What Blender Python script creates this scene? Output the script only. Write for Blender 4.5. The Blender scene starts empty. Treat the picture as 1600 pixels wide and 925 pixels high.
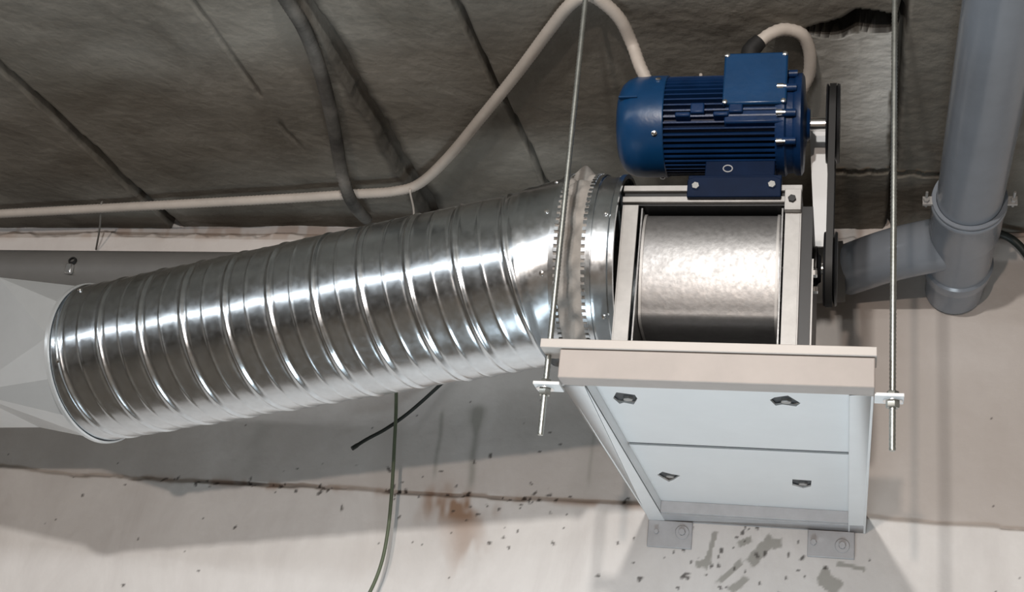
import bpy, math, random
import numpy as np
from mathutils import Vector, Matrix

S = bpy.context.scene
C = S.collection
random.seed(7)
RNG = np.random.default_rng(11)

# ------------------------------------------------------------------ camera
PX, PY = 800.0, 462.5
_n = np.array([1320 - PX, 1285 - PY, 0.0])
_h = np.array([-7700.0, 332 - PY, 0.0])
F = math.sqrt(-(_n[:2] @ _h[:2]))
_n[2] = F; _h[2] = F
_n /= np.linalg.norm(_n); _h /= -np.linalg.norm(_h)
_h -= _n * (_n @ _h); _h /= np.linalg.norm(_h)
_v = np.cross(_h, _n)
RW = np.array([_h, _n, _v])          # world = RW @ camera vector (x right, y down, z forward)
CAMZ = 1.6

def at(px, py, X=None, Y=None, Z=None):
    d = RW @ np.array([(px - PX) / F, (py - PY) / F, 1.0])
    t = Y / d[1] if Y is not None else ((Z - CAMZ) / d[2] if Z is not None else X / d[0])
    return Vector((d[0] * t, d[1] * t, d[2] * t + CAMZ))

cam_data = bpy.data.cameras.new('camera')
cam_data.sensor_fit = 'HORIZONTAL'
cam_data.sensor_width = 36.0
cam_data.lens = F / 1600 * 36
cam_data.clip_start = 0.02
cam = bpy.data.objects.new('camera', cam_data)
C.objects.link(cam)
m = Matrix.Identity(4)
for i in range(3):
    m[i][0] = RW[i][0]; m[i][1] = -RW[i][1]; m[i][2] = -RW[i][2]
m[2][3] = CAMZ
cam.matrix_world = m
S.camera = cam

# ------------------------------------------------------------------ light and exposure
S.view_settings.view_transform = 'Standard'
S.view_settings.look = 'None'
S.view_settings.gamma = 1.0
S.view_settings.use_curve_mapping = False
S.view_settings.exposure = 0.0

world = bpy.data.worlds.new('world'); S.world = world
world.use_nodes = True
bg = world.node_tree.nodes['Background']
bg.inputs[0].default_value = (0.80, 0.90, 1.0, 1)
bg.inputs[1].default_value = 0.11

def lamp(name, loc, target, size, size_y, power, col):
    d = bpy.data.lights.new(name, 'AREA')
    d.shape = 'RECTANGLE'; d.size = size; d.size_y = size_y
    d.energy = power; d.color = col
    o = bpy.data.objects.new(name, d); C.objects.link(o)
    o.location = loc
    o.rotation_euler = (Vector(target) - Vector(loc)).to_track_quat('-Z', 'Y').to_euler()
    return o

# a warm floodlight level with the duct, a row of tube lamps under the ceiling, an added upward fill near the floor
lamp('flood_lamp', (-0.35, -3.3, 2.0), (-0.6, 3.2, 2.4), 0.09, 0.09, 80, (1.0, 0.83, 0.72))
lamp('bay_lamp', (-0.30, -0.5, 2.85), (-0.8, 3.2, 1.9), 0.07, 0.07, 50, (1.0, 0.95, 0.90))
for k in range(4):
    lamp('tube_lamp', (-5.0 + 1.36*k, -1.2, 3.20), (-3.2 + 0.9*k, 2.4, 1.6), 1.2, 0.03, 10, (0.92, 0.96, 1.0))
lamp('floor_bounce', (-0.3, 1.85, 0.35), (-0.3, 2.1, 2.4), 1.1, 0.6, 24, (0.80, 0.92, 1.0))  # added unseen panel in place of light bounced off a sunlit floor

# ------------------------------------------------------------------ mesh helpers
class MB:
    def __init__(self): self.v = []; self.f = []; self.sm = []
    def add(self, vs, fs, smooth=True):
        b = len(self.v)
        self.v += [tuple(p) for p in vs]
        self.f += [tuple(i + b for i in f) for f in fs]
        self.sm += [smooth] * len(fs)
        return self
    def box(self, a, b):
        x0, y0, z0 = [min(p, q) for p, q in zip(a, b)]; x1, y1, z1 = [max(p, q) for p, q in zip(a, b)]
        return self.add([(x0,y0,z0),(x1,y0,z0),(x1,y1,z0),(x0,y1,z0),(x0,y0,z1),(x1,y0,z1),(x1,y1,z1),(x0,y1,z1)],
                        [(0,3,2,1),(4,5,6,7),(0,1,5,4),(1,2,6,5),(2,3,7,6),(3,0,4,7)], False)
    def tube(self, path, r, n=16, caps=True, radf=None):
        P = [Vector(p) for p in path]
        N = len(P)
        T = [(P[min(i+1,N-1)] - P[max(i-1,0)]).normalized() for i in range(N)]
        u = T[0].orthogonal().normalized()
        rings = []
        for i in range(N):
            u = (u - T[i] * u.dot(T[i])).normalized()
            w = T[i].cross(u)
            ri = r[i] if hasattr(r, '__len__') else r
            rings.append([P[i] + (u * math.cos(2*math.pi*k/n) + w * math.sin(2*math.pi*k/n)) * ri for k in range(n)])
        vs = [p for R in rings for p in R]
        fs = [(i*n+k, i*n+(k+1)%n, (i+1)*n+(k+1)%n, (i+1)*n+k) for i in range(N-1) for k in range(n)]
        self.add(vs, fs)
        if caps:
            self.add(rings[0], [tuple(reversed(range(n)))], False)
            self.add(rings[-1], [tuple(range(n))], False)
        return self
    def lathe(self, origin, axis, prof, n=48, up=None):
        """prof: (distance along the axis, radius) pairs"""
        a = Vector(axis).normalized(); o = Vector(origin)
        u = a.orthogonal().normalized() if up is None else (Vector(up) - a * a.dot(Vector(up))).normalized()
        w = a.cross(u)
        vs = []
        for s, r in prof:
            for k in range(n):
                t = 2*math.pi*k/n
                vs.append(o + a*s + (u*math.cos(t) + w*math.sin(t)) * max(r, 1e-5))
        fs = [(i*n+k, i*n+(k+1)%n, (i+1)*n+(k+1)%n, (i+1)*n+k) for i in range(len(prof)-1) for k in range(n)]
        return self.add(vs, fs)
    def prism(self, poly, a, b, smooth=False):
        """poly: list of 3-D points of one cap, extruded by the vector b - a"""
        d = Vector(b) - Vector(a); n = len(poly)
        P = [Vector(p) for p in poly]
        self.add(P + [p + d for p in P], [(i, (i+1)%n, n+(i+1)%n, n+i) for i in range(n)], smooth)
        self.add(P, [tuple(reversed(range(n)))], False)
        self.add([p + d for p in P], [tuple(range(n))], False)
        return self
    def hexnut(self, o, axis, r, h, n=6):
        return self.lathe(o, axis, [(0,0),(0,r),(h*0.85,r),(h,r*0.9),(h,0)], n)
    def build(self, name, mat, parent=None, bevel=0.0, angle=40):
        me = bpy.data.meshes.new(name)
        off = Vector((0,0,0))
        p = parent
        while p is not None:
            off += p.location; p = p.parent
        me.from_pydata([tuple(Vector(q) - off) for q in self.v], [], self.f)
        me.validate()
        import bmesh
        bm = bmesh.new(); bm.from_mesh(me)
        bmesh.ops.remove_doubles(bm, verts=bm.verts, dist=1e-6)
        bmesh.ops.recalc_face_normals(bm, faces=bm.faces)
        for f in bm.faces: f.smooth = True
        for e in bm.edges:
            if len(e.link_faces) == 2:
                e.smooth = e.calc_face_angle(0) < math.radians(angle)
        bm.to_mesh(me); bm.free()
        o = bpy.data.objects.new(name, me); C.objects.link(o)
        if mat: me.materials.append(mat)
        if parent: o.parent = parent
        if bevel:
            b = o.modifiers.new('bevel', 'BEVEL'); b.width = bevel; b.segments = 2; b.limit_method = 'ANGLE'
            b.angle_limit = math.radians(50); b.harden_normals = False
        return o

def spline(pts, n=10):
    P = [Vector(p) for p in pts]; out = []
    for i in range(len(P)-1):
        a = P[i-1] if i else P[0]*2 - P[1]
        b, c = P[i], P[i+1]
        d = P[i+2] if i+2 < len(P) else P[-1]*2 - P[-2]
        for k in range(n):
            t = k/n
            out.append(0.5*((2*b) + (c-a)*t + (2*a-5*b+4*c-d)*t*t + (3*b-a-3*c+d)*t**3))
    out.append(P[-1]); return out

def tag(o, label=None, cat=None, group=None, kind=None):
    if label: o['label'] = label
    if cat: o['category'] = cat
    if group: o['group'] = group
    if kind: o['kind'] = kind
    return o

def thing(name, loc, label, cat, group=None):
    o = bpy.data.objects.new(name, None); C.objects.link(o)
    o.empty_display_size = 0.05; o.location = loc
    return tag(o, label, cat, group)

# ------------------------------------------------------------------ materials
def mat(name, col, rough=0.5, metal=0.0, noise=0.0, nscale=20.0, bump=0.0, bscale=60.0, col2=None, spec=None, rnoise=0.0, stretch=None):
    M = bpy.data.materials.new(name); M.use_nodes = True
    nt = M.node_tree; N = nt.nodes; L = nt.links
    b = N['Principled BSDF']
    b.inputs['Base Color'].default_value = (*col, 1)
    b.inputs['Roughness'].default_value = rough
    b.inputs['Metallic'].default_value = metal
    if spec is not None: b.inputs['Specular IOR Level'].default_value = spec
    tc = N.new('ShaderNodeTexCoord'); mp = N.new('ShaderNodeMapping')
    L.new(tc.outputs['Object'], mp.inputs[0])
    if stretch: mp.inputs['Scale'].default_value = stretch
    if noise:
        t = N.new('ShaderNodeTexNoise'); t.inputs['Scale'].default_value = nscale; t.inputs['Detail'].default_value = 6
        t.inputs['Roughness'].default_value = 0.65
        L.new(mp.outputs[0], t.inputs[0])
        r = N.new('ShaderNodeValToRGB')
        r.color_ramp.elements[0].position = 0.35; r.color_ramp.elements[1].position = 0.68
        c2 = col2 or tuple(max(0, c*(1-noise)) for c in col)
        r.color_ramp.elements[0].color = (*c2, 1); r.color_ramp.elements[1].color = (*col, 1)
        L.new(t.outputs[0], r.inputs[0]); L.new(r.outputs[0], b.inputs['Base Color'])
    if rnoise:
        t = N.new('ShaderNodeTexNoise'); t.inputs['Scale'].default_value = nscale*1.7; t.inputs['Detail'].default_value = 4
        L.new(mp.outputs[0], t.inputs[0])
        mr = N.new('ShaderNodeMapRange'); mr.inputs[1].default_value = 0.3; mr.inputs[2].default_value = 0.7
        mr.inputs[3].default_value = max(0.02, rough - rnoise); mr.inputs[4].default_value = rough + rnoise
        L.new(t.outputs[0], mr.inputs[0]); L.new(mr.outputs[0], b.inputs['Roughness'])
    if bump:
        t = N.new('ShaderNodeTexNoise'); t.inputs['Scale'].default_value = bscale; t.inputs['Detail'].default_value = 5
        L.new(mp.outputs[0], t.inputs[0])
        bp = N.new('ShaderNodeBump'); bp.inputs['Strength'].default_value = bump; bp.inputs['Distance'].default_value = 0.01
        L.new(t.outputs[0], bp.inputs['Height']); L.new(bp.outputs[0], b.inputs['Normal'])
    return M

def mat_masks(name, c_a, c_b, nscale, masks, rough, bump, bscale, stretch=(1,1,1), c_c=None):
    """two-tone mottled surface; masks = [(attribute, colour)] mixed on top: dirt, stains, repairs and painted shade"""
    M = bpy.data.materials.new(name); M.use_nodes = True
    nt = M.node_tree; N = nt.nodes; L = nt.links
    b = N['Principled BSDF']; b.inputs['Roughness'].default_value = rough
    b.inputs['Specular IOR Level'].default_value = 0.25
    tc = N.new('ShaderNodeTexCoord'); mp = N.new('ShaderNodeMapping'); mp.inputs['Scale'].default_value = stretch
    L.new(tc.outputs['Object'], mp.inputs[0])
    t = N.new('ShaderNodeTexNoise'); t.inputs['Scale'].default_value = nscale; t.inputs['Detail'].default_value = 9; t.inputs['Roughness'].default_value = 0.66
    t.inputs['Distortion'].default_value = 0.5
    L.new(mp.outputs[0], t.inputs[0])
    r = N.new('ShaderNodeValToRGB')
    r.color_ramp.elements[0].position = 0.33; r.color_ramp.elements[1].position = 0.67
    r.color_ramp.elements[0].color = (*c_a, 1); r.color_ramp.elements[1].color = (*c_b, 1)
    L.new(t.outputs[0], r.inputs[0]); out = r.outputs[0]
    if c_c:
        t2 = N.new('ShaderNodeTexNoise'); t2.inputs['Scale'].default_value = nscale*0.45; t2.inputs['Detail'].default_value = 5
        L.new(tc.outputs['Object'], t2.inputs[0])
        mr = N.new('ShaderNodeMapRange'); mr.inputs[1].default_value = 0.5; mr.inputs[2].default_value = 0.72; mr.inputs[4].default_value = 0.8
        L.new(t2.outputs[0], mr.inputs[0])
        mx = N.new('ShaderNodeMix'); mx.data_type = 'RGBA'
        L.new(mr.outputs[0], mx.inputs[0]); L.new(out, mx.inputs[6]); mx.inputs[7].default_value = (*c_c, 1)
        out = mx.outputs[2]
    for a, c in masks:
        at_ = N.new('ShaderNodeAttribute'); at_.attribute_name = a
        mx = N.new('ShaderNodeMix'); mx.data_type = 'RGBA'
        L.new(at_.outputs['Fac'], mx.inputs[0]); L.new(out, mx.inputs[6]); mx.inputs[7].default_value = (*c, 1)
        out = mx.outputs[2]
    L.new(out, b.inputs['Base Color'])
    t3 = N.new('ShaderNodeTexNoise'); t3.inputs['Scale'].default_value = bscale; t3.inputs['Detail'].default_value = 8
    L.new(tc.outputs['Object'], t3.inputs[0])
    bp = N.new('ShaderNodeBump'); bp.inputs['Strength'].default_value = bump; bp.inputs['Distance'].default_value = 0.01
    L.new(t3.outputs[0], bp.inputs['Height']); L.new(bp.outputs[0], b.inputs['Normal'])
    return M

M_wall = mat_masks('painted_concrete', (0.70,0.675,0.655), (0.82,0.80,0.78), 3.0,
                   [('dust_shade', (0.42,0.37,0.335)), ('smear', (0.36,0.35,0.32)), ('rust', (0.33,0.19,0.11)), ('pit', (0.06,0.05,0.045))], 0.75, 0.12, 45, stretch=(1.6,1,0.8))
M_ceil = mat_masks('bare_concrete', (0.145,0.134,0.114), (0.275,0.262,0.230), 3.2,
                   [('patch', (0.75,0.76,0.73)), ('grime_shade', (0.016,0.014,0.012)), ('brick', (0.35,0.24,0.15))], 0.85, 0.35, 40, c_c=(0.105,0.09,0.068))
M_floor = mat('concrete_floor', (0.20,0.17,0.135), 0.7, 0, 0.2, 3)
M_room = mat('plain_wall', (0.62,0.60,0.57), 0.8, 0, 0.25, 2)
M_duct = mat('galvanised_spiral', (0.74,0.80,0.85), 0.23, 1.0, 0.12, 40, 0.02, 30, rnoise=0.04)
M_galv = mat('galvanised_sheet', (0.25,0.25,0.25), 0.40, 0.65, 0.16, 60, 0.04, 80, rnoise=0.06)
M_dull = mat('dull_zinc', (0.43,0.425,0.415), 0.5, 0.45, 0.15, 30)
M_trans = mat('pale_galvanised', (0.74,0.78,0.80), 0.30, 0.55, 0.05, 12)
M_canvas = mat('grey_canvas', (0.36,0.34,0.315), 0.85, 0, 0.3, 14, 0.4, 25)
M_white = mat('white_powder_coat', (0.80,0.82,0.83), 0.38, 0, 0.04, 8)
M_lip = mat('beige_lip', (0.44,0.40,0.375), 0.5, 0, 0.10, 12)
M_trim = mat('pale_trim', (0.56,0.53,0.50), 0.45, 0, 0.06, 10)
M_blue = mat('motor_blue', (0.005,0.048,0.140), 0.30, 0, 0.25, 10, 0.05, 60)
M_bluedk = mat('motor_blue_castings', (0.005,0.028,0.095), 0.40, 0, 0.3, 12, 0.08, 80, spec=0.3)
M_navy = mat('motor_foot_navy', (0.004,0.014,0.045), 0.55, 0, 0.3, 12, spec=0.12)
M_black = mat('black_rubber', (0.012,0.012,0.012), 0.6)
M_blkmetal = mat('black_painted_steel', (0.010,0.011,0.013), 0.45, 0.0, 0.3, 20)
M_pipe = mat('grey_pvc', (0.21,0.233,0.265), 0.22, 0, 0.10, 9)
M_pipew = mat('dusty_grey_pvc', (0.15,0.147,0.14), 0.5, 0, 0.15, 6)
M_cond = mat('beige_conduit', (0.50,0.45,0.40), 0.55, 0, 0.15, 12)
M_dcond = mat('sooty_conduit', (0.23,0.22,0.20), 0.7, 0, 0.8, 5)
M_green = mat('green_cable', (0.13,0.16,0.10), 0.5, 0, 0.2, 30)
M_cable = mat('black_cable', (0.015,0.02,0.017), 0.5)
M_rod = mat('zinc_rod', (0.50,0.52,0.49), 0.35, 0.9, 0.25, 60)
M_screw = mat('bright_screw', (0.85,0.86,0.86), 0.22, 1.0)
M_grey = mat('overpainted_steel', (0.50,0.51,0.53), 0.5, 0.1, 0.12, 25)
M_rubber = mat('rubber_mount', (0.05,0.055,0.06), 0.55)

# ------------------------------------------------------------------ room shell
YW = 3.286                       # lower wall face
ZC0 = 3.10; SL = 0.046           # ceiling height at the wall, and how it climbs towards the camera
def ceil_z(Y): return ZC0 + SL * (YW - Y)
def at_ceil(px, py, off=0.0):
    d = RW @ np.array([(px - PX) / F, (py - PY) / F, 1.0])
    # CAMZ + t dz = ZC0 + SL*(YW - t dy) - off
    t = (ZC0 + SL*YW - off - CAMZ) / (d[2] + SL*d[1])
    return Vector((d[0]*t, d[1]*t, d[2]*t + CAMZ))

def noise2(x, y, seed, octaves=3):
    out = np.zeros_like(x); amp = 1.0; tot = 0
    for o in range(octaves):
        r = np.random.default_rng(seed + o); G = r.random((257, 257))
        xi = np.floor(x).astype(int); yi = np.floor(y).astype(int)
        fx = x - xi; fy = y - yi; fx = fx*fx*(3-2*fx); fy = fy*fy*(3-2*fy)
        xi %= 256; yi %= 256
        v = (G[xi,yi]*(1-fx)+G[xi+1,yi]*fx)*(1-fy) + (G[xi,yi+1]*(1-fx)+G[xi+1,yi+1]*fx)*fy
        out += amp*v; tot += amp; amp *= 0.5; x = x*2.03; y = y*2.03
    return out/tot
def sstep(a, b, x):
    t = np.clip((x-a)/(b-a), 0, 1); return t*t*(3-2*t)

def grid_object(name, P, nu, nv, material, attrs, extra=None, flip=False):
    """P: (nu*nv, 3) points, row-major in u"""
    idx = np.arange(nu*nv).reshape(nu, nv)
    q = np.stack([idx[:-1,:-1], idx[1:,:-1], idx[1:,1:], idx[:-1,1:]], -1).reshape(-1,4)
    if flip: q = q[:, ::-1]
    V = P; Q = q
    if extra is not None:
        ev, ef = extra
        Q = np.concatenate([q, np.array(ef) + len(V)]); V = np.concatenate([V, np.array(ev, float)])
    me = bpy.data.meshes.new(name)
    me.vertices.add(len(V)); me.vertices.foreach_set('co', V.astype(np.float32).ravel())
    me.loops.add(Q.size); me.loops.foreach_set('vertex_index', Q.astype(np.int32).ravel())
    me.polygons.add(len(Q))
    me.polygons.foreach_set('loop_start', (np.arange(len(Q))*4).astype(np.int32))
    me.polygons.foreach_set('loop_total', np.full(len(Q), 4, np.int32))
    me.update(calc_edges=True); me.validate()
    for a, val in attrs.items():
        full = np.zeros(len(V), np.float32); full[:len(val)] = val
        A = me.attributes.new(a, 'FLOAT', 'POINT'); A.data.foreach_set('value', full)
    me.materials.append(material)
    o = bpy.data.objects.new(name, me); C.objects.link(o)
    return o

RX0, RX1, RY0 = -6.2, 3.4, -4.0
# --- ceiling: fine cast relief where the photo looks, plain slab further out
x = np.arange(-3.3, 0.9001, 0.006); y = np.arange(1.5, YW + 0.03, 0.006)
X, Y = [a.ravel() for a in np.meshgrid(x, y, indexing='ij')]
up = np.zeros_like(X)
wob = (noise2(X*9+40, Y*9, 3) - 0.5)
def groove(xc, w, depth, jit, seed):
    d = np.abs(X - xc - (noise2(Y*8+seed, Y*0+seed, seed, 3)-0.5)*jit)
    ww = w*(0.7 + 0.6*noise2(Y*7+seed, Y*0+seed, seed+9, 2))
    return depth*(1 - sstep(ww*0.35, ww*0.62, d))
up = np.maximum(up, groove(-2.058 + (Y-2.86)*0.045, 0.028, 0.035, 0.012, 5))
up = np.maximum(up, groove(-1.174, 0.042, 0.04, 0.022, 15))
up = np.maximum(up, groove(-0.82 + (Y-2.67)*0.043, 0.013, 0.03, 0.004, 25))
up = np.maximum(up, groove(0.088, 0.014, 0.03, 0.008, 35))
ck = groove(-1.435, 0.014, 0.012, 0.03, 45) * sstep(0.42, 0.6, noise2(X*4, Y*6, 51)) * sstep(2.1, 2.25, Y) * (1 - sstep(2.75, 2.9, Y))
up = np.maximum(up, ck)
# smoother repair patch with rounded corners and the broken hole along its near edge
pd = np.maximum(np.abs(X + 0.008) - 0.086, np.abs(Y - 2.70) - 0.29) + (noise2(X*12, Y*12, 61)-0.5)*0.03
patch = 1 - sstep(-0.004, 0.006, pd)
up -= 0.012*patch
hd = (np.abs(Y - 2.385 - (noise2(X*16+3, X*0, 71, 2)-0.5)*0.05) - (0.034 - 0.25*np.abs(X - 0.005)*0.9*np.abs(X-0.005)/0.1)) + (noise2(X*28, Y*28, 72, 2)-0.5)*0.014
hole = (1 - sstep(-0.004, 0.004, hd)) * (1 - sstep(0.088, 0.1, np.abs(X + 0.008)))
up = up*(1-hole) + 0.07*hole
# ragged cross break further in
cb = np.abs(Y - 3.005 - (noise2(X*30, X*0+2, 81)-0.5)*0.03)
crossb = (1 - sstep(0.006, 0.012, cb)) * sstep(-0.06, -0.03, X) * (1 - sstep(0.2, 0.24, X))
up = np.maximum(up, 0.03*crossb)
up += (noise2(X*5, Y*5, 91)-0.5)*0.008 + (noise2(X*22, Y*22, 95)-0.5)*0.003
up += np.where(X < -2.058 + (Y-2.86)*0.045, -0.006, 0) + np.where((X > -1.174) & (X < -0.82), 0.004, 0) + np.where(X > 0.088, -0.01, 0)
grime_shade = np.clip(groove(-1.174, 0.09, 0.75, 0.03, 15) + groove(-2.058 + (Y-2.86)*0.045, 0.034, 0.95, 0.012, 5) + groove(-0.82 + (Y-2.67)*0.043, 0.016, 1.2, 0.004, 25) + groove(0.088, 0.02, 0.9, 0.008, 35) + 45*ck, 0, 1)
grime_shade *= (0.35 + 0.65*noise2(X*8, Y*8, 97))
grime_shade = np.maximum(grime_shade, 1 - sstep(0.002, 0.012, hd + 1*(np.abs(X+0.008) > 0.1)))  # hole and its rim painted black as the shade inside it
motor_dark = np.exp(-((X+0.25)/0.28)**2 - ((Y-2.75)/0.3)**2)*0.35  # darker blob on the ceiling around the motor
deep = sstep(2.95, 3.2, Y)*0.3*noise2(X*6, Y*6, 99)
grime_shade = np.clip(grime_shade + (motor_dark + deep)*(1-patch), 0, 0.95)
brick = (1 - sstep(0.010, 0.03, cb)) * sstep(-0.06, -0.03, X) * (1-sstep(0.2, 0.24, X)) * sstep(0.5, 0.6, noise2(X*40, Y*40, 83)) * (Y < 3.005)
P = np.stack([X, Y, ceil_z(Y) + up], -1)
ex_v, ex_f = [], []
def ex_quad(a, b, c, d):
    ex_f.append([len(ex_v)+i for i in range(4)]); ex_v.extend([a, b, c, d])
yb = y[-1]
def cz(xx, yy): return (xx, yy, ceil_z(yy))
ex_quad(cz(RX0,RY0), cz(RX1,RY0), cz(RX1,1.5), cz(RX0,1.5))
ex_quad(cz(RX0,1.5), cz(-3.3,1.5), cz(-3.3,yb), cz(RX0,yb))
ex_quad(cz(x[-1],1.5), cz(RX1,1.5), cz(RX1,yb), cz(x[-1],yb))
t = 0.16
top = [(RX0,RY0,ceil_z(RY0)+t), (RX1,RY0,ceil_z(RY0)+t), (RX1,YW+0.2,ceil_z(YW+0.2)+t), (RX0,YW+0.2,ceil_z(YW+0.2)+t)]
ex_quad(*top)
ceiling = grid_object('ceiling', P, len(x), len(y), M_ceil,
                      {'patch': (patch*(1-hole)*(0.4+0.6*sstep(-0.05,0.07,X+0.05*noise2(X*9, Y*9, 63)))*(1-0.75*sstep(2.72,2.95,Y))).astype(np.float32), 'grime_shade': grime_shade, 'brick': brick*0.8}, (ex_v, ex_f), flip=True)
tag(ceiling, 'dark bare concrete ceiling slab with panel joints', 'ceiling', kind='structure')

# --- wall behind the fan
x = np.arange(-3.3, 0.9001, 0.0045); z = np.arange(1.75, 3.16, 0.0045)
X, Z = [a.ravel() for a in np.meshgrid(x, z, indexing='ij')]
zc = 2.302 + (noise2(X*5, X*0, 101)-0.5)*0.022
d = Z - zc
back = 0.010*sstep(-0.003, 0.003, d)                              # upper wall set back a little
crack_w = 0.010*np.clip(noise2(X*7, X*0+5, 103)*2.2-0.75, 0, 1)
crack = 1 - sstep(crack_w*0.4, crack_w*0.8+1e-4, np.abs(d))
crack *= (crack_w > 0.0005)
back += 0.012*crack
back += (noise2(X*3, Z*3, 105)-0.5)*0.010 + (noise2(X*25, Z*25, 107)-0.5)*0.0022
topedge = sstep(3.06, 3.075, Z + (noise2(X*18, X*0, 109)-0.5)*0.03)
back += 0.02*topedge
pit = np.zeros_like(X); smear = np.zeros_like(X); rust = np.zeros_like(X)
def spots(n, fx, fz, r0, r1, seed, elong=1.6):
    g = np.random.default_rng(seed)
    for i in range(n):
        px_, pz_ = fx(g), fz(g); r = r0 + (r1-r0)*g.random()**2
        sel = (np.abs(X-px_) < 0.05) & (np.abs(Z-pz_) < 0.05)
        a = g.random()*math.pi; e = 1 + (elong-1)*g.random()
        dx = X[sel]-px_; dz = Z[sel]-pz_
        q = np.hypot((dx*math.cos(a)+dz*math.sin(a))/e, -dx*math.sin(a)+dz*math.cos(a))
        pit[sel] = np.maximum(pit[sel], 1 - sstep(r*0.7, r*1.25, q))
spots(95, lambda g: -2.6 + 3.1*g.random(), lambda g: 1.9 + 0.7*g.random(), 0.0015, 0.0045, 1)
spots(40, lambda g: -1.0 + g.normal()*0.25, lambda g: 2.29 + g.normal()*0.07, 0.0015, 0.0045, 2, 3)
spots(60, lambda g: -0.25 + g.normal()*0.17, lambda g: 2.15 + g.normal()*0.07, 0.002, 0.0055, 3, 2.2)
spots(40, lambda g: -2.0 + 1.6*g.random(), lambda g: 2.305 + g.normal()*0.010, 0.002, 0.005, 4, 2.5)
pit = np.clip(pit*0.85 + crack*0.55*(0.4+0.6*noise2(X*12, Z*12, 111)), 0, 1)
def drip(px_, z0, z1, w, s, seed):
    c = px_ + (noise2(Z*8, Z*0+seed, seed)-0.5)*0.02
    return s*np.exp(-((X-c)/w)**2) * sstep(z0, z0+0.05, Z) * (1 - sstep(z1-0.03, z1, Z))
smear += drip(-0.985, 2.30, 2.56, 0.010, 0.8, 121) + drip(-0.99, 2.47, 2.57, 0.022, 0.8, 122) + drip(-1.09, 2.33, 2.55, 0.006, 0.7, 123)
smear += drip(-0.66, 2.33, 2.58, 0.005, 0.4, 124) + drip(-1.62, 2.30, 2.50, 0.03, 0.25, 125)
rr = noise2(X*18, Z*10, 131)
rust += np.exp(-((X+1.02)/0.10)**2 - ((Z-2.28)/0.05)**2) * sstep(0.38, 0.66, rr)*1.2
rust += np.exp(-((X+1.55)/0.35)**2 - ((Z-2.30)/0.012)**2) * sstep(0.45, 0.65, rr)*0.7
rust += np.exp(-((X+0.6)/0.3)**2 - ((Z-2.30)/0.010)**2) * sstep(0.4, 0.65, rr)*0.6
rust += np.exp(-((X+0.98)/0.05)**2 - ((Z-2.18)/0.08)**2) * sstep(0.45, 0.7, rr)*0.5
rust += sstep(3.03, 3.07, Z)*sstep(0.45, 0.6, rr)*0.4
# scraped paint below the bracket
def scrape(cx, cz_, L_, w, ang, s, seed):
    dx = X-cx; dz = Z-cz_
    u = dx*math.cos(ang)+dz*math.sin(ang); v_ = -dx*math.sin(ang)+dz*math.cos(ang)
    k = np.maximum(np.abs(u)/L_, np.abs(v_)/w) + (noise2(X*45+seed, Z*45, seed)-0.5)*0.9
    return s*(1-sstep(0.8, 1.0, k))
for q in [(1190,860,0.045,0.014,0.9),(1140,895,0.045,0.008,0.8),(1110,860,0.05,0.007,1.35),(1295,908,0.035,0.022,-0.7),(1155,912,0.03,0.010,0.8),
          (1330,885,0.035,0.006,-0.15),(1215,850,0.012,0.012,0.2),(1165,846,0.025,0.01,0.5),(1100,880,0.02,0.008,0.3)]:
    w_ = at(q[0], q[1], Y=YW)
    smear = np.maximum(smear, scrape(w_.x, w_.z, q[2], q[3], q[4], 0.85, int(q[0])))
smear = np.clip(smear + 0.25*sstep(0.55, 0.75, noise2(X*3, Z*1.5, 141))*(Z>2.3), 0, 0.9)
P = np.stack([X, YW + back, Z], -1)
ex_v, ex_f = [], []
ex_quad((RX0,YW,0), (RX1,YW,0), (RX1,YW,z[0]), (RX0,YW,z[0]))
ex_quad((RX0,YW,z[0]), (x[0],YW,z[0]), (x[0],YW,z[-1]), (RX0,YW,z[-1]))
ex_quad((x[-1],YW,z[0]), (RX1,YW,z[0]), (RX1,YW,z[-1]), (x[-1],YW,z[-1]))
ex_quad((RX0,YW+0.2,0), (RX1,YW+0.2,0), (RX1,YW+0.2,z[-1]), (RX0,YW+0.2,z[-1]))
wall = grid_object('wall_back', P, len(x), len(z), M_wall, {'dust_shade': sstep(-0.006, 0.006, d)*(0.22+0.30*noise2(X*4, Z*4, 151)+0.38*sstep(-0.5,0.05,X)), 'pit': pit, 'smear': smear, 'rust': np.clip(rust, 0, 0.9)}, (ex_v, ex_f))  # beige dust above the crack, deepened at right to paint in pipe shade
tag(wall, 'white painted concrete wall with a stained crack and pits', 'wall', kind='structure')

def shell(name, a, b, mt, label, cat):
    o = MB().box(a, b).build(name, mt); tag(o, label, cat, kind='structure')
shell('floor', (RX0,RY0,-0.1), (RX1,YW,0), M_floor, 'concrete floor of the room', 'floor')
shell('wall_left', (RX0-0.1,RY0,0), (RX0,YW,3.2), M_room, 'plain wall at the far end of the room', 'wall')
shell('wall_right', (RX1,RY0,0), (RX1+0.1,YW,3.2), M_room, 'plain wall beyond the drain pipe', 'wall')
shell('wall_front', (RX0,RY0-0.1,0), (RX1,RY0,3.3), M_room, 'plain wall opposite the fan', 'wall')

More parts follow.
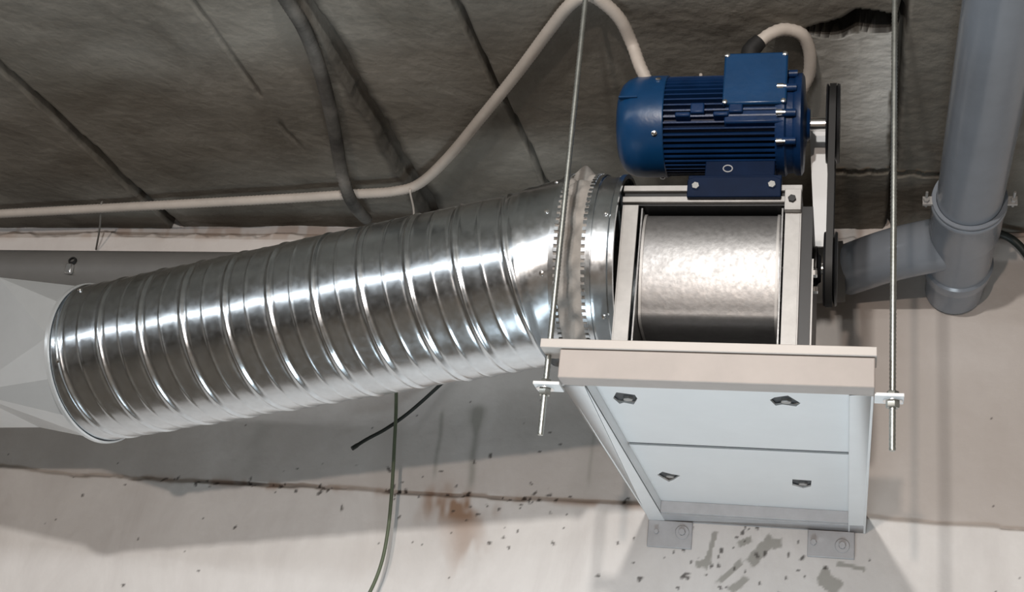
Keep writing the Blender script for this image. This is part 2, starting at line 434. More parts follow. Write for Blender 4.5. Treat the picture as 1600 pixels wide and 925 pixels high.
# ------------------------------------------------------------------ support shelf under the fan
sx0, sx1, sy0, sy1, sz0, sz1 = -0.495, 0.036, 2.10, YW-0.004, 2.265, 2.335
shelf = thing('support_shelf', (-0.23, 2.7, sz0), 'white steel support frame bracketed to the wall under the blower, hung on two rods', 'support frame')
MB().box((sx0,sy0,sz0), (sx1,sy0+0.045,2.317)).build('front_rail', M_lip, shelf, 0.002)
MB().box((-0.531,sy0-0.004,2.3185), (0.039,sy0+0.06,sz1)).build('top_trim', M_trim, shelf, 0.0015)
def angle_rail(x0, dirx):
    b = MB()
    b.box((x0, sy0+0.045, sz0), (x0+dirx*0.040, sy1, sz0+0.005))        # flange seen from below
    b.box((x0, sy0+0.045, sz0), (x0+dirx*0.005, sy1, sz1-0.016))
    return b
angle_rail(sx0, 1).box((sx0+0.036, sy0+0.045, sz0), (sx0+0.040, sy1-0.06, 2.296)).build('side_rail', M_white, shelf, 0.001)
angle_rail(sx1, -1).box((sx1-0.036, sy0+0.045, sz0), (sx1-0.040, sy1-0.06, 2.296)).build('side_rail', M_white, shelf, 0.001)
rr_ = MB().box((sx0, sy1-0.085, sz0), (sx1, sy1, sz0+0.006)).box((sx0, sy1-0.006, sz0), (sx1, sy1, sz1-0.016))
rr_.box((sx0+0.04, sy1-0.10, 2.267), (sx1-0.04, sy1-0.0855, 2.296)).build('rear_rail', M_grey, shelf, 0.001)

PZ = 2.296
def panel(y0, y1, holes):
    """flat sheet with cut-outs: fan the ring between outline and holes with bmesh triangle fill"""
    import bmesh
    bm = bmesh.new()
    def loop(pts):
        vs = [bm.verts.new((p[0], p[1], PZ)) for p in pts]
        return [bm.edges.new((vs[i], vs[(i+1) % len(vs)])) for i in range(len(vs))]
    E = loop([(sx0+0.006,y0), (sx1-0.006,y0), (sx1-0.006,y1), (sx0+0.006,y1)])
    for h_ in holes: E += loop(h_)
    bmesh.ops.triangle_fill(bm, use_beauty=True, use_dissolve=False, edges=E)
    r = bmesh.ops.extrude_face_region(bm, geom=bm.faces[:])
    bmesh.ops.translate(bm, vec=(0,0,0.004), verts=[e for e in r['geom'] if isinstance(e, bmesh.types.BMVert)])
    b = MB()
    bm.verts.index_update()
    b.add([v.co.copy() for v in bm.verts], [[v.index for v in f.verts] for f in bm.faces], False)
    bm.free()
    return b
def hp(pts): return [tuple(at(a, b_, Z=PZ))[:2] for a, b_ in pts]
H1 = hp([(958,622),(963,613),(992,617),(996,623),(990,632),(975,629),(968,631)])
H2 = hp([(1203,625),(1210,621),(1231,618),(1251,630),(1244,635),(1222,632),(1212,634)])
H3 = hp([(1027,742),(1035,737),(1050,741),(1063,743),(1052,750),(1045,753),(1035,747)])
H4 = hp([(1238,749),(1268,751),(1267,760),(1255,763),(1245,760),(1238,758)])
seam = at(970, 692, Z=PZ).y
panel(sy0+0.05, seam-0.010, [H1, H2]).build('base_panel', M_white, shelf)
panel(seam+0.010, sy1-0.088, [H3, H4]).build('base_panel', M_white, shelf)
MB().box((sx0+0.04, seam-0.02, PZ+0.0045), (sx1-0.04, seam+0.02, PZ+0.012)).build('seam_strip', M_rubber, shelf)
# rod lugs
for xx, e in ((-0.525, sx0), (0.065, sx1)):
    b = MB()
    s_ = -1 if e == sx0 else 1
    b.box((e, 2.12, 2.258), (xx + s_*0.018, 2.165, 2.264))
    b.build('rod_lug', M_white, shelf, 0.001)
# wall plates with bolts
for p0, p1, bolts in (((1013,817),(1080,858), [(1026,831,0.008,0),(1066,832,0.017,1)]), ((1262,833),(1335,874), [(1271,848,0.010,0),(1316,853,0.017,1)])):
    a = at(*p0, Y=YW-0.012); b_ = at(*p1, Y=YW-0.012)
    pl = MB().box((a.x, YW-0.014, b_.z), (b_.x, YW-0.0005, sz0)).build('wall_plate', M_grey, shelf, 0.002)
    for (bx, by, r, big) in bolts:
        c = at(bx, by, Y=YW-0.014)
        q = MB()
        if big: q.lathe(c, (0,-1,0), [(0,0),(0,r),(0.0015,r*1.05),(0.0035,r*0.95),(0.0035,r*0.5)], 24)
        q.hexnut(c - Vector((0,0.002,0)), (0,-1,0), r*(0.52 if big else 0.8), 0.009)
        q.build('bolt', M_grey, pl)

# ------------------------------------------------------------------ threaded hanger rods
def hanger_rod(xx, yy, label):
    r = thing('hanger_rod', (xx, yy, 2.17), label, 'threaded rod', 'rods that carry the support frame')
    n_t = 260
    z0, z1 = 2.172, ceil_z(yy) + 0.004
    prof = []
    for i in range(n_t+1):
        s = (z1-z0)*i/n_t
        prof.append((s, 0.0052 + (0.0006 if i % 2 else -0.0003)))
    prof = [(0, 0), (0, 0.004)] + prof + [(z1-z0, 0)]
    MB().lathe((xx, yy, z0), (0,0,1), prof, 14).build('threaded_shaft', M_rod, r)
    b = MB().hexnut((xx, yy, 2.2555), (0,0,-1), 0.0115, 0.011); b.build('nut', M_rod, r)
    MB().lathe((xx, yy, 2.2578), (0,0,-1), [(0,0),(0,0.016),(0.0022,0.016),(0.0022,0)], 24).build('washer', M_screw, r)
    MB().hexnut((xx, yy, 2.2642), (0,0,1), 0.0105, 0.009).build('nut', M_rod, r)
hanger_rod(-0.525, 2.143, 'zinc threaded rod crossing in front of the spiral duct')
hanger_rod(0.065, 2.143, 'zinc threaded rod hanging between the blower and the upright grey pipe')

# ------------------------------------------------------------------ centrifugal fan
fx0, fx1, fy0, fy1, fz0, fz1 = -0.443, -0.1005, 2.30, 2.72, sz1, 2.690
FC = Vector((0, 2.42, 2.607))     # wheel axis (Y, Z)
fan = thing('centrifugal_fan', (-0.27, 2.5, fz0), 'galvanised centrifugal fan housing with pale upright posts, standing on the white frame', 'fan')
def post(x0, x1, y0, y1, front):
    b = MB()
    b.box((x0, y0, fz0), (x1, y0+0.004, fz1))
    xs = x0 if front == 'l' else x1
    b.box((xs-0.002, y0, fz0), (xs+0.002, y0+0.03, fz1))
    return b
post(fx0, fx0+0.030, fy0, fy0, 'l').build('frame_post', M_dull, fan, 0.0008)
post(fx1-0.029, fx1, fy0, fy0, 'r').build('frame_post', M_dull, fan, 0.0008)
MB().box((fx0, fy1-0.004, fz0), (fx0+0.03, fy1, fz1)).build('frame_post', M_dull, fan, 0.0008)
MB().box((fx1-0.03, fy1-0.004, fz0), (fx1, fy1, fz1)).build('frame_post', M_dull, fan, 0.0008)
# side plates with round inlets
for xs, mt in ((fx0+0.034, M_galv), (fx1-0.036, M_galv)):
    MB().box((xs, fy0+0.012, fz0+0.012), (xs+0.003, fy1-0.01, fz1-0.002)).build('side_plate', mt, fan)
# scroll casing
prof = [(2.70,2.687),(2.55,2.689),(2.44,2.6885),(2.365,2.688),(2.334,2.681),(2.318,2.655),(2.313,2.620),(2.316,2.575),(2.325,2.527),(2.338,2.487),
        (2.350,2.466),(2.39,2.455),(2.45,2.450),(2.55,2.450),(2.66,2.455),(2.70,2.48),(2.712,2.55)]
pp = spline([(0,a,b_) for a, b_ in prof] + [(0,)+prof[0]], 6)[:-1]
MB().prism([(fx0+0.038, p.y, p.z) for p in pp], (fx0+0.038,0,0), (fx1-0.037,0,0), True).build('scroll_casing', M_galv, fan)
for xx in (fx0+0.039, fx1-0.044):      # folded seams at the two ends of the casing
    b = MB(); b.prism([(xx, p.y + (p.y-2.5)*0.02, p.z + (p.z-2.57)*0.012) for p in pp], (xx,0,0), (xx+0.005,0,0), True)
    b.build('casing_seam', M_dull, fan)
MB().box((fx0+0.032, fy0+0.02, fz0), (fx1-0.031, fy1-0.02, fz0+0.004)).box((fx0+0.05, fy0+0.10, fz0+0.004), (fx1-0.05, fy0+0.104, fz0+0.04)).build('bottom_plate', M_grey, fan)
b = MB()                       # small rivets on the casing
for k in range(3):
    p = (fx0+0.06 + k*0.105, 2.349, 2.664); b = MB(); b.lathe(p, (0,-0.7,0.7), [(0,0.004),(0.002,0.003),(0.003,0)], 10)
    b.build('rivet', M_screw, fan)
# motor base rails across the top
b = MB().box((fx0-0.004, fy0+0.0005, 2.696), (fx1+0.002, fy0+0.010, 2.709)); b.build('motor_rail', M_dull, fan, 0.0015)
b = MB().box((fx0-0.004, fy0+0.0005, 2.720), (fx1+0.002, fy0+0.010, 2.733)); b.build('motor_rail', M_dull, fan, 0.0015)
MB().box((fx0-0.002, fy0+0.0105, 2.692), (fx1, 2.60, 2.7335)).build('motor_plate', M_blkmetal, fan, 0.001)
b = MB().box((fx1-0.030, fy0-0.016, 2.672), (fx1+0.001, fy0-0.002, 2.716)); b.build('corner_bracket', M_dull, fan, 0.001)
MB().hexnut((fx1-0.016, fy0-0.016, 2.694), (0,-1,0), 0.008, 0.006).build('corner_bolt', M_blkmetal, fan)
# bearing side, shaft and pulley
b = MB().box((fx1+0.0005, fy0+0.005, fz0), (fx1+0.023, fy1-0.005, fz1-0.002)); b.build('bearing_plate', M_blkmetal, fan)
b = MB().box((fx1+0.0235, fy0+0.006, fz0), (fx1+0.0265, fy0+0.010, 2.58)); b.build('guard_edge', M_dull, fan)
MB().lathe((fx1-0.05, FC.y, FC.z), (1,0,0), [(0,0),(0,0.011),(0.105,0.011),(0.107,0.009),(0.107,0)], 20).build('shaft', M_screw, fan)
MB().lathe((fx1+0.0235, FC.y, FC.z), (1,0,0), [(0,0),(0,0.045),(0.006,0.045),(0.009,0.03),(0.014,0.026),(0.014,0)], 28).build('bearing', M_blkmetal, fan)
px0 = -0.045
MB().lathe((px0-0.013, FC.y, FC.z), (1,0,0), [(0,0),(0,0.072),(0.004,0.074),(0.008,0.063),(0.018,0.063),(0.022,0.074),(0.026,0.072),(0.026,0)], 40).build('fan_pulley', M_blkmetal, fan)
b = MB()
for dy, dz in ((-0.04,-0.05),(0.03,-0.055)):
    b = MB(); b.hexnut((fx1+0.0235, FC.y+dy-0.06, FC.z+dz+0.0), (1,0,0), 0.009, 0.010)
    b.build('bearing_bolt', M_screw, fan)
# pale flat bar rising from the bearing side beside the motor
a0, a1 = at(1265,205,Y=2.53), at(1290,205,Y=2.53); c0, c1 = at(1273,385,Y=2.53), at(1298,385,Y=2.53)
MB().prism([(a0.x,2.53,a0.z),(a1.x,2.53,a1.z),(c1.x,2.53,c1.z),(c0.x,2.53,c0.z)], (0,0,0), (0,0.005,0)).build('guard_bar', M_white, fan)
# inlet collar, beside the canvas
RD = 0.183
MB().lathe((-0.494, FC.y, FC.z), (1,0,0), [(0,RD-0.002),(0,RD),(0.006,RD+0.002),(0.012,RD),(0.036,RD),(0.040,RD+0.005),(0.0495,RD+0.005),(0.0495,RD-0.004)], 96).build('inlet_collar', M_duct, fan)
b = MB()
for t_ in (-0.95, 0.2, 1.25):
    b = MB(); b.lathe((-0.465, FC.y - math.cos(t_)*RD, FC.z + math.sin(t_)*RD), (0,-math.cos(t_),math.sin(t_)), [(0,0.005),(0.003,0.004),(0.004,0)], 10)
    b.build('collar_screw', M_screw, fan)
# rubber mounts seen through the cut-outs
for hl in (H1, H2, H3, H4):
    cx = sum(p[0] for p in hl)/len(hl); cy = sum(p[1] for p in hl)/len(hl)
    mt_ = MB().lathe((cx, cy, PZ+0.006), (0,0,1), [(0,0),(0,0.032),(sz1-0.0065-PZ,0.032),(sz1-0.0065-PZ,0)], 24).build('rubber_mount', M_rubber, fan)
    MB().hexnut((cx+0.004, cy+0.004, PZ+0.006), (0,0,-1), 0.010, 0.006).build('mount_nut', M_dull, mt_)

# ------------------------------------------------------------------ electric motor
MY, MZ, MR = 2.42, 2.929, 0.106
mx0, mx1 = -0.487, -0.103
motor = thing('electric_motor', (-0.29, MY, 2.734), 'dark blue finned electric motor bolted on top of the fan', 'motor')
def mx(px): return at(px, 200, Y=MY-0.09).x
cow = MB().lathe((mx0, MY, MZ), (1,0,0), [(0.006,0),(0.004,0.03),(0.002,0.062),(0.004,0.078),(0.011,0.091),(0.022,0.100),(0.037,0.1055),(0.060,0.107),(0.103,0.107),(0.105,0.105),(0.104,0.10)], 64)
cow.build('fan_cowl', M_blue, motor)
# vent ridge and screws on the cowl
b = MB()
for t_ in (0.62, -0.62, 1.75, -2.2, 2.6):
    p = Vector((mx0+0.088, MY - math.cos(t_)*0.107, MZ + math.sin(t_)*0.107))
    b = MB(); b.lathe(p, (0,-math.cos(t_),math.sin(t_)), [(0,0.006),(0.003,0.006),(0.005,0.003),(0.005,0)], 12)
    b.build('cowl_screw', M_screw, motor)
MB().box((mx0+0.012, MY-0.1095, MZ+0.010), (mx0+0.05, MY-0.100, MZ+0.0135)).build('cowl_ridge', M_blue, motor)
# finned body: radial fins as one toothed section
bx0, bx1 = mx0+0.104, -0.155
nf = 52; ring = []
for k in range(nf):
    for f_, r in ((0.0,0.088),(0.30,0.0875),(0.36,0.104),(0.62,0.104),(0.68,0.0875)):
        t_ = 2*math.pi*(k+f_)/nf
        ring.append((bx0, MY + math.cos(t_)*r, MZ + math.sin(t_)*r))
MB().prism(ring, (bx0,0,0), (bx1,0,0)).build('finned_body', M_bluedk, motor)
# lifting pads between the fins
b = MB()
for xc in (-0.312, -0.235):
    b = MB(); b.box((xc-0.014, MY-0.109, MZ-0.028), (xc+0.014, MY-0.08, MZ-0.005)).box((xc-0.045, MY-0.1065, MZ-0.034), (xc-0.014, MY-0.08, MZ-0.024))
    b.build('casting_pad', M_bluedk, motor, 0.003)
# drive-end shield
MB().lathe((bx1-0.003, MY, MZ), (1,0,0), [(0,0.09),(0,0.103),(0.012,0.107),(0.018,0.107),(0.022,0.101),(0.034,0.100),(0.040,0.105),(0.050,0.105),(0.054,0.098),(0.056,0.06),(0.060,0.035),(0.066,0.03),(0.066,0)], 64).build('end_shield', M_bluedk, motor)
b = MB()
for t_ in (0.75, 0.25, -0.28, -0.8, 1.3):
    c_, s_ = math.cos(t_), math.sin(t_)
    b = MB(); b.lathe((bx1+0.012, MY - c_*0.112, MZ + s_*0.112), (1,0,0), [(-0.012,0),(-0.012,0.007),(0.0,0.007),(0.0,0.005),(0.006,0.005),(0.008,0)], 10)
    b.build('shield_bolt', M_screw, motor)
b = MB()
for t_ in (0.75, 0.25, -0.28, -0.8):
    c_, s_ = math.cos(t_), math.sin(t_)
    b = MB(); b.lathe((bx1+0.004, MY - c_*0.108, MZ + s_*0.108), (1,0,0), [(0,0),(0,0.008),(0.034,0.008),(0.034,0)], 12)
    b.build('shield_lug', M_bluedk, motor)
# feet
f0, f1 = -0.318, -0.138
b = MB()
b.prism([(f0,fy0-0.014,2.7005),(f1,fy0-0.014,2.7005),(f1,fy0-0.014,2.738),(f1-0.012,fy0-0.014,2.744),(f0+0.012,fy0-0.014,2.744),(f0,fy0-0.014,2.738)], (0,0,0), (0,0.0135,0))
b.box((f0,fy0-0.004,2.7345), (f1,MY-0.055,2.752)).box((f0,MY+0.05,2.7345), (f1,MY+0.13,2.752))
b.prism([(f0+0.02,MY-0.036,2.752),(f0+0.02,MY+0.08,2.752),(f0+0.02,MY+0.035,2.838),(f0+0.02,MY-0.030,2.838)], (0,0,0), (f1-f0-0.04,0,0))
b.build('foot', M_navy, motor, 0.002)
for px_, py_ in ((1087,291),(1206,289)):
    c = at(px_, py_, Y=fy0-0.016)
    MB().hexnut((c.x, fy0-0.0145, c.z), (0,-1,0), 0.008, 0.007).build('foot_bolt', M_screw, motor)
c = at(1133, 268, Y=fy0-0.01)
eb = MB()
eb.tube([(c.x + math.cos(2*math.pi*k/24)*0.009, MY-0.0835 + math.sin(2*math.pi*k/24)*-0.0055*0.6, c.z+0.03 + math.sin(2*math.pi*k/24)*0.0055) for k in range(25)], 0.0013, 6)
eb.build('cast_ring', M_grey, motor)
# terminal box, its lid towards the camera
t0, t1 = at(1133,86,Y=2.315), at(1229,163,Y=2.315)
MB().box((t0.x+0.004, 2.322, t1.z-0.035), (t1.x-0.002, 2.40, t0.z-0.004)).build('terminal_box', M_bluedk, motor, 0.004)
lid = MB().box((t0.x, 2.308, t1.z), (t1.x, 2.3225, t0.z)).build('terminal_lid', M_blue, motor, 0.004)
for xx in (t0.x+0.006, t1.x-0.006):
    for zz in (t0.z-0.006, t1.z+0.004):
        MB().lathe((xx, 2.308, zz), (0,-1,0), [(0,0),(0,0.0052),(0.003,0.0052),(0.0045,0.003),(0.0045,0)], 12).build('lid_screw', M_screw, lid)
MB().box((t0.x+0.02, 2.355, MZ+0.05), (t1.x-0.01, 2.41, t1.z-0.015)).build('box_neck', M_bluedk, motor, 0.003)
gl = at(1170, 86, Y=2.365)
MB().tube([(gl.x, 2.365, t0.z-0.008), at(1173, 80, Y=2.365), at(1179, 72, Y=2.365), at(1187, 64, Y=2.365)], [0.020, 0.020, 0.0185, 0.0165], 14).build('cable_gland', M_black, motor)
# shaft and pulley
MB().lathe((mx1-0.01, MY, MZ), (1,0,0), [(0,0),(0,0.014),(0.075,0.014),(0.077,0.012),(0.077,0)], 24).build('motor_shaft', M_screw, motor)
MB().lathe((-0.060, MY, MZ), (1,0,0), [(0,0),(0,0.080),(0.003,0.082),(0.009,0.070),(0.017,0.070),(0.022,0.082),(0.027,0.080),(0.027,0)], 48).build('motor_pulley', M_blkmetal, motor)

# drive belt over both pulleys
r1, r2 = 0.0725, 0.0655
dz = MZ - FC.z
al = math.asin((r1-r2)/dz)
path = []
for k in range(25):
    t_ = -al + (math.pi + 2*al)*k/24
    path.append((MY + math.cos(t_)*r1, MZ + math.sin(t_)*r1))
for k in range(25):
    t_ = math.pi + al + (math.pi - 2*al)*k/24
    path.append((FC.y + math.cos(t_)*r2, FC.z + math.sin(t_)*r2))
b = MB(); n_ = len(path); vs = []
cy_, cz_m = np.mean([p[0] for p in path]), np.mean([p[1] for p in path])
for i, (a_, c_) in enumerate(path):
    pa, pb = path[i-1], path[(i+1) % n_]
    tx, tz = pb[0]-pa[0], pb[1]-pa[1]; L_ = math.hypot(tx, tz); nx_, nz_ = tz/L_, -tx/L_
    if nx_*(a_-cy_) + nz_*(c_-cz_m) < 0: nx_, nz_ = -nx_, -nz_
    vs += [(-0.0515,a_,c_), (-0.0425,a_,c_), (-0.0405,a_+nx_*0.010,c_+nz_*0.010), (-0.0535,a_+nx_*0.010,c_+nz_*0.010)]
b.add(vs, [(i*4+k, i*4+(k+1)%4, ((i+1)%n_)*4+(k+1)%4, ((i+1)%n_)*4+k) for i in range(n_) for k in range(4)])
tag(b.build('drive_belt', M_black), 'black rubber belt looped over the motor pulley and the fan pulley', 'belt')

# ------------------------------------------------------------------ spiral duct
A = Vector((-1.70, 2.57, 2.412)); B = Vector((-0.615, 2.42, 2.582))
duct = thing('spiral_duct', (-1.2, 2.5, 2.3), 'shiny galvanised spiral-seam duct rising slightly towards the fan', 'duct')
L_ = (B-A).length; T = (B-A).normalized()
U = (Vector((0,0,1)) - T*T.z).normalized(); W = T.cross(U)
na, ns = 120, 620
pitch = 0.106
vs = []
for i in range(ns+1):
    s = L_*i/ns
    for k in range(na):
        th = 2*math.pi*k/na
        ph = ((s/pitch - th/(2*math.pi)) % 1.0)
        dd = min(ph, 1-ph)*pitch
        d2 = abs(ph-0.5)*pitch
        r = RD + 0.0024*math.exp(-(dd/0.0042)**2) + 0.0011*math.exp(-(d2/0.003)**2) - 0.0010*math.exp(-((dd-0.010)/0.004)**2)
        r += 0.0005*math.sin(s*31+th*3)
        vs.append(A + T*s + (U*math.cos(th) + W*math.sin(th))*r)
b = MB(); b.add(vs, [(i*na+k, i*na+(k+1)%na, (i+1)*na+(k+1)%na, (i+1)*na+k) for i in range(ns) for k in range(na)])
b.build('spiral_tube', M_duct, duct, angle=80)
MB().lathe(A - T*0.004, T, [(0,RD-0.004),(0,RD+0.006),(0.008,RD+0.006),(0.010,RD+0.002)], 96).build('end_collar', M_trans, duct)
# short elbow collar that turns level before the canvas
E0 = B; E1 = Vector((-0.567, FC.y, FC.z))
vs = []; ne = 8; na = 120
for i in range(ne+1):
    f_ = i/ne
    c = (E0 - T*0.004).lerp(E1, f_)
    ax_ = T.lerp(Vector((1,0,0)), f_).normalized()
    u_ = (Vector((0,0,1)) - ax_*ax_.z).normalized(); w_ = ax_.cross(u_)
    rr2 = RD + (0.004 if f_ < 0.2 else 0.0015)
    vs += [c + (u_*math.cos(2*math.pi*k/na) + w_*math.sin(2*math.pi*k/na))*rr2 for k in range(na)]
b = MB(); b.add(vs, [(i*na+k, i*na+(k+1)%na, (i+1)*na+(k+1)%na, (i+1)*na+k) for i in range(ne) for k in range(na)])
b.build('elbow_collar', M_duct, duct, angle=80)
b = MB()
for t_ in (0.85, -0.45, 0.25):
    b = MB().lathe((-0.583, FC.y - math.cos(t_)*RD, FC.z - 0.004 + math.sin(t_)*RD), (0,-math.cos(t_),math.sin(t_)), [(0,0.006),(0.003,0.005),(0.004,0)], 10)
    b.build('sheet_screw', M_screw, duct)
for a_, k in ((0.80, 0.03), (1.9, 0.028)):
    dn = U*math.cos(a_) + W*math.sin(a_)*(1 if (W.y < 0) else -1)
    MB().lathe(A + T*k + dn*(RD+0.0005), dn, [(0,0.006),(0.003,0.005),(0.004,0)], 10).build('sheet_screw', M_screw, duct)

# canvas connector with toothed clamping bands
con = thing('flexible_connector', (-0.53, FC.y, FC.z-RD), 'crumpled grey canvas sleeve with toothed metal bands between duct and fan', 'duct connector')
na, ns = 160, 26; xa, xb = -0.562, -0.498
vs = []
g_ = np.random.default_rng(5)
ph_ = g_.random(8)*6.28
for i in range(ns+1):
    s = i/ns
    for k in range(na):
        th = 2*math.pi*k/na
        e = math.sin(math.pi*s)
        w_ = (0.0065*math.sin(7*th+3.0*s+ph_[0]) + 0.006*math.sin(13*th-5*s+ph_[1]) + 0.004*math.sin(23*th+7*s+ph_[2]) - 0.003)*e
        bulge = 0.020*math.exp(-((th-0.35)/0.16)**2)*(1-s)*e - 0.012*math.exp(-((th-0.62)/0.05)**2)*e
        r = RD + 0.004 + w_ + bulge
        # th = 0 at the top, growing towards the camera side
        vs.append((xa + (xb-xa)*s, FC.y - math.sin(th)*r, FC.z + math.cos(th)*r))
b = MB(); b.add(vs, [(i*na+k, i*na+(k+1)%na, (i+1)*na+(k+1)%na, (i+1)*na+k) for i in range(ns) for k in range(na)])
cv = b.build('canvas_sleeve', M_canvas, con, angle=80)
sm_ = cv.modifiers.new('sub', 'SUBSURF'); sm_.levels = 1; sm_.render_levels = 1
for xc, sgn in ((xa-0.004, 1), (xb+0.004, -1)):
    b = MB().lathe((xc-0.005, FC.y, FC.z), (1,0,0), [(0,RD+0.003),(0,RD+0.0055),(0.010,RD+0.0055),(0.010,RD+0.003)], 96)
    nt_ = 84
    for k in range(nt_):
        th = 2*math.pi*k/nt_
        u = Vector((0,-math.sin(th),math.cos(th))); w = Vector((0,-math.cos(th),-math.sin(th)))
        c = Vector((xc + sgn*0.008, FC.y, FC.z)) + u*(RD+0.0062)
        b.add([c + Vector((dx*0.004,0,0)) + w*dw*0.0036 + u*du*0.0012 for dx in (-1,1) for dw in (-1,1) for du in (-1,1)],
              [(0,1,3,2),(4,6,7,5),(0,4,5,1),(2,3,7,6),(0,2,6,4),(1,5,7,3)], False)
    b.build('toothed_band', M_duct, con)

# ------------------------------------------------------------------ square-to-round transition
tr = thing('duct_transition', (-1.95, 2.58, 2.28), 'pale sheet-metal square-to-round transition at the far end of the spiral duct', 'duct fitting')
ft = at(-6, 433, Y=2.45); fb = at(-47, 613, Y=2.45)
xr = (ft.x+fb.x)/2; ztop, zbot = ft.z, fb.z; yf, yk = 2.45, 2.74
corner = {0:(xr,yf,ztop), 1:(xr,yf,zbot), 2:(xr,yk,zbot), 3:(xr,yk,ztop)}
nq = 3
circ = lambda a: A + (U*math.cos(a) + W*math.sin(a))*RD     # a = 0 top; find the camera side
sgn = 1 if (circ(math.pi/2).y < A.y) else -1
b = MB()
for q in range(4):        # quarter arcs: top->front (corner 0), front->bottom (1), bottom->back (2), back->top (3)
    arc = [circ(sgn*(q + k/nq)*math.pi/2) for k in range(nq+1)]
    cpt = Vector(corner[q])
    b.add([cpt] + arc, [(0, k+1, k+2) for k in range(nq)], True)
    nxt = Vector(corner[(q+1) % 4])
    b.add([cpt, arc[-1], nxt], [(0,1,2)], False)
b.build('transition_sheet', M_trans, tr, angle=3)
# the square trunk that carries on, and its flange
o_ = 0.0
b = MB()
xl = -2.9
for (p, q) in ((0,1),(1,2),(2,3),(3,0)):
    p, q = corner[p], corner[q]
    b.add([p, q, (xl,q[1],q[2]-0.05), (xl,p[1],p[2]-0.05)], [(0,1,2,3)], False)
b.build('square_trunk', M_trans, tr)
# ------------------------------------------------------------------ grey drain pipe on the right
def main_z(Y): return 2.915 + 0.06*(YW - Y)
def solve_y(py):
    lo, hi = 1.5, 3.28
    for _ in range(60):
        mid = (lo+hi)/2
        p = np.array([0.25, mid, main_z(mid)-CAMZ]); c_ = RW.T @ p
        if PY + F*c_[1]/c_[2] < py: lo = mid
        else: hi = mid
    return lo
RP = 0.0715
pipe = thing('drain_pipe', (0.25, YW, main_z(YW)), 'wide glossy grey plastic pipe running up and out of the top from the branch fitting', 'pipe')
yA, yBk = solve_y(315), solve_y(418)
mp_ = lambda Y: Vector((0.25, Y, main_z(Y)))
MB().tube([mp_(yA+0.02), mp_(yA-0.3), mp_(0.9)], RP, 56, True).build('pipe_run', M_pipe, pipe)
ax = (mp_(2.0) - mp_(3.0)).normalized()
ln = (mp_(yA) - mp_(yBk)).length
wye = MB().lathe(mp_(yBk), ax, [(-(YW-0.001-yBk),RP),(-0.012,RP+0.001),(-0.012,RP+0.008),(0.012,RP+0.011),(0.03,RP+0.011),(0.036,RP+0.005),(ln*0.55,RP+0.004),(ln*0.62,RP+0.009),(ln-0.012,RP+0.009),(ln-0.006,RP+0.012),(ln+0.004,RP+0.012),(ln+0.008,RP+0.009),(ln+0.008,RP)], 56)
wye.build('branch_fitting', M_pipe, pipe)
# branch that leaves the fitting sideways towards the wall
ym = solve_y(375)
j0 = mp_(ym); j1 = Vector((0.10, 3.08, 2.925)); j2 = Vector((-0.02, 3.19, 2.925))
MB().tube(spline([j0, j1, j2], 8), 0.066, 40, True).build('branch_arm', M_pipe, pipe)
# clip round the socket with its two screws
cp = mp_(yA+0.02)
MB().lathe(mp_(yA-0.012), ax, [(0,RP+0.001),(0,RP+0.010),(0.006,RP+0.010),(0.006,RP+0.001)], 56).build('pipe_clip', M_pipe, pipe)
for sx_ in (-1, 1):
    p = mp_(yA-0.012) + Vector((sx_*(RP+0.010), 0, -0.005))
    b = MB().box(p - Vector((0.007 if sx_ > 0 else 0.020, 0.004, 0.010)), p + Vector((0.020 if sx_ > 0 else 0.007, 0.004, 0.010)))
    b.hexnut(p + Vector((sx_*0.012,-0.004,0)), (0,-1,0), 0.007, 0.008).tube([p + Vector((sx_*0.012,-0.03,0.008)), p + Vector((sx_*0.012,0.02,-0.004))], 0.003, 8)
    b.build('clip_screw', M_dull, pipe)

coll = thing('wall_pipe', (-1.3, 3.2, 2.82), 'dusty grey pipe running level along the wall behind the duct', 'pipe')
pts = spline([(-3.2,3.205,2.890),(-2.0,3.205,2.890),(-0.9,3.205,2.890),(-0.35,3.205,2.895),(-0.03,3.19,2.923)], 8)
MB().tube(pts, RP, 48, True).build('pipe_run', M_pipew, coll)
MB().lathe((-0.07,3.192,2.919), (1,0,0.06), [(-0.05,RP),(-0.05,RP+0.008),(0.045,RP+0.008),(0.045,RP)], 48).build('pipe_socket', M_pipew, coll)
c = at(110, 405, Y=3.118)
ho = MB().lathe(c + Vector((0,0.012,0)), (0,-1,0.3), [(-0.012,0.011),(0,0.013),(0.004,0.012),(0.004,0.007)], 16).build('clip_eye', M_black, coll)
MB().box((c.x-0.012,3.119,c.z-0.042), (c.x+0.008,3.133,c.z-0.012)).build('clip_tab', M_screw, coll, 0.002)

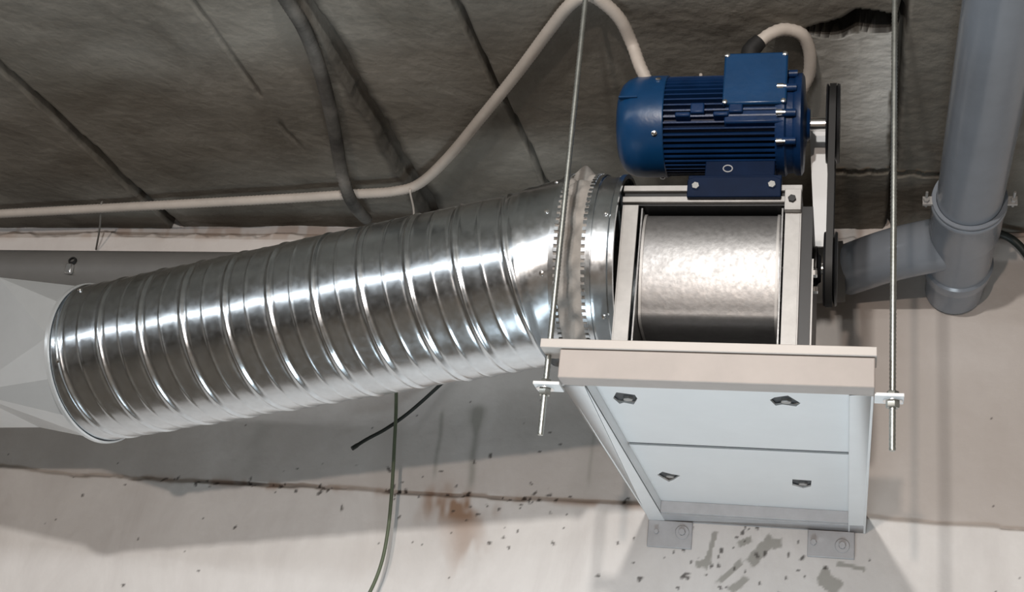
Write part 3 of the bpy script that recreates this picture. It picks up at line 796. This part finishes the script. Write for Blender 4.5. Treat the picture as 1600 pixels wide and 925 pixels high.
# ------------------------------------------------------------------ cables and conduits
def corrugated(path, r, amp, pitch_):
    P_ = spline(path, 14)
    # resample evenly
    seg = [0]
    for i in range(1, len(P_)): seg.append(seg[-1] + (P_[i]-P_[i-1]).length)
    n_ = int(seg[-1]/(pitch_/2)); out = []; rad = []
    j = 0
    for i in range(n_+1):
        s = seg[-1]*i/n_
        while j < len(seg)-2 and seg[j+1] < s: j += 1
        f_ = (s-seg[j])/max(1e-9, seg[j+1]-seg[j]); out.append(P_[j].lerp(P_[j+1], f_))
        rad.append(r + (amp if i % 2 else -amp))
    return out, rad
zc_ = 3.068
path = [at(-60,337,Z=zc_), at(0,334,Z=zc_), at(150,326,Z=zc_+0.003), at(300,318,Z=zc_), at(450,310,Z=zc_), at(560,303,Z=zc_), at(615,299,Z=zc_), at(655,287,Z=zc_+0.01),
        at_ceil(700,246,0.026), at_ceil(755,180,0.022), at_ceil(810,112,0.021), at_ceil(860,45,0.021), at_ceil(890,8,0.021), at_ceil(918,-8,0.021), at_ceil(945,6,0.022),
        at_ceil(970,32,0.03), at_ceil(988,70,0.05), at(1004,112,Z=3.03), at(1030,150,Z=2.99), at(1110,190,Y=2.62), at(1215,180,Y=2.60), at(1258,130,Y=2.53), at(1266,90,Y=2.46),
        at(1255,56,Y=2.40), at(1228,46,Y=2.375), at(1204,53,Y=2.365), at(1184,68,Y=2.365)]
p_, r_ = corrugated(path, 0.0135, 0.0006, 0.012)
tag(MB().tube(p_, r_, 14).build('conduit', M_cond, angle=80), 'beige flexible conduit sweeping from the wall over the ceiling to the blue motor', 'conduit')
path = [at_ceil(425,-40,0.02), at_ceil(448,0,0.02), at_ceil(478,50,0.022), at_ceil(503,120,0.024), at_ceil(520,190,0.026), at_ceil(532,260,0.04), at_ceil(540,292,0.072), at_ceil(548,312,0.080), at_ceil(558,327,0.060), at_ceil(572,342,0.03)]
p_, r_ = corrugated(path, 0.0165, 0.0012, 0.012)
tag(MB().tube(p_, r_, 14).build('conduit', M_dcond, angle=80), 'sooty dark grey corrugated conduit dropping down the ceiling behind the beige one', 'conduit')

path = [at(618,560,Y=3.2), at(619,630,Y=3.2), at(616,700,Y=3.2), at(612,770,Y=3.2), at(606,830,Y=3.2), at(596,880,Y=3.2), at(578,925,Y=3.2), at(552,965,Y=3.19)]
tag(MB().tube(spline(path, 8), 0.0048, 10).build('cable', M_green), 'thin olive green cable hanging down the wall from behind the duct', 'cable')
path = [at(700,590,Y=3.262), at(655,631,Y=3.258), at(628,653,Y=3.252), at(600,672,Y=3.24), at(572,687,Y=3.22), at(550,701,Y=3.20)]
k = tag(MB().tube(spline(path, 6), [0.005]*28 + [0.0062]*3, 10).build('cable', M_cable), 'short black cable end sticking out from under the duct', 'cable')
path = [at(1500,345,Y=3.2), at(1552,362,Y=3.25), at(1578,372,Y=3.262), at(1600,392,Y=3.265), at(1625,430,Y=3.265)]
tag(MB().tube(spline(path, 8), 0.0105, 12).build('cable', M_cable), 'thick black cable curving over the wall beyond the wide grey pipe', 'cable')
# wire hangers of the conduit
for a_, b2, lab in ((at(158,322,Z=3.075), at(150,390,Y=3.275), 'dark wire tie holding the conduit above the level grey pipe'),
                    (at(641,301,Z=3.055), at(647,350,Y=3.12), 'pale wire tie dropping from the bend of the conduit')):
    b = MB().tube(spline([a_ + Vector((0,0,0.014)), a_, a_.lerp(b2, 0.5) + Vector((0.004,0,0)), b2], 6), 0.0028, 8)
    tag(b.build('wire_tie', M_dcond if 'dark' in lab else M_cond), lab, 'wire tie')
# end of a tie standing up behind the motor
a_ = at(1097,88,Y=2.55)
tag(MB().tube([a_, a_ - Vector((0,0,0.06))], 0.004, 8).build('cable_tail', M_cond), 'pale cut cable tail standing up behind the motor fins', 'cable')
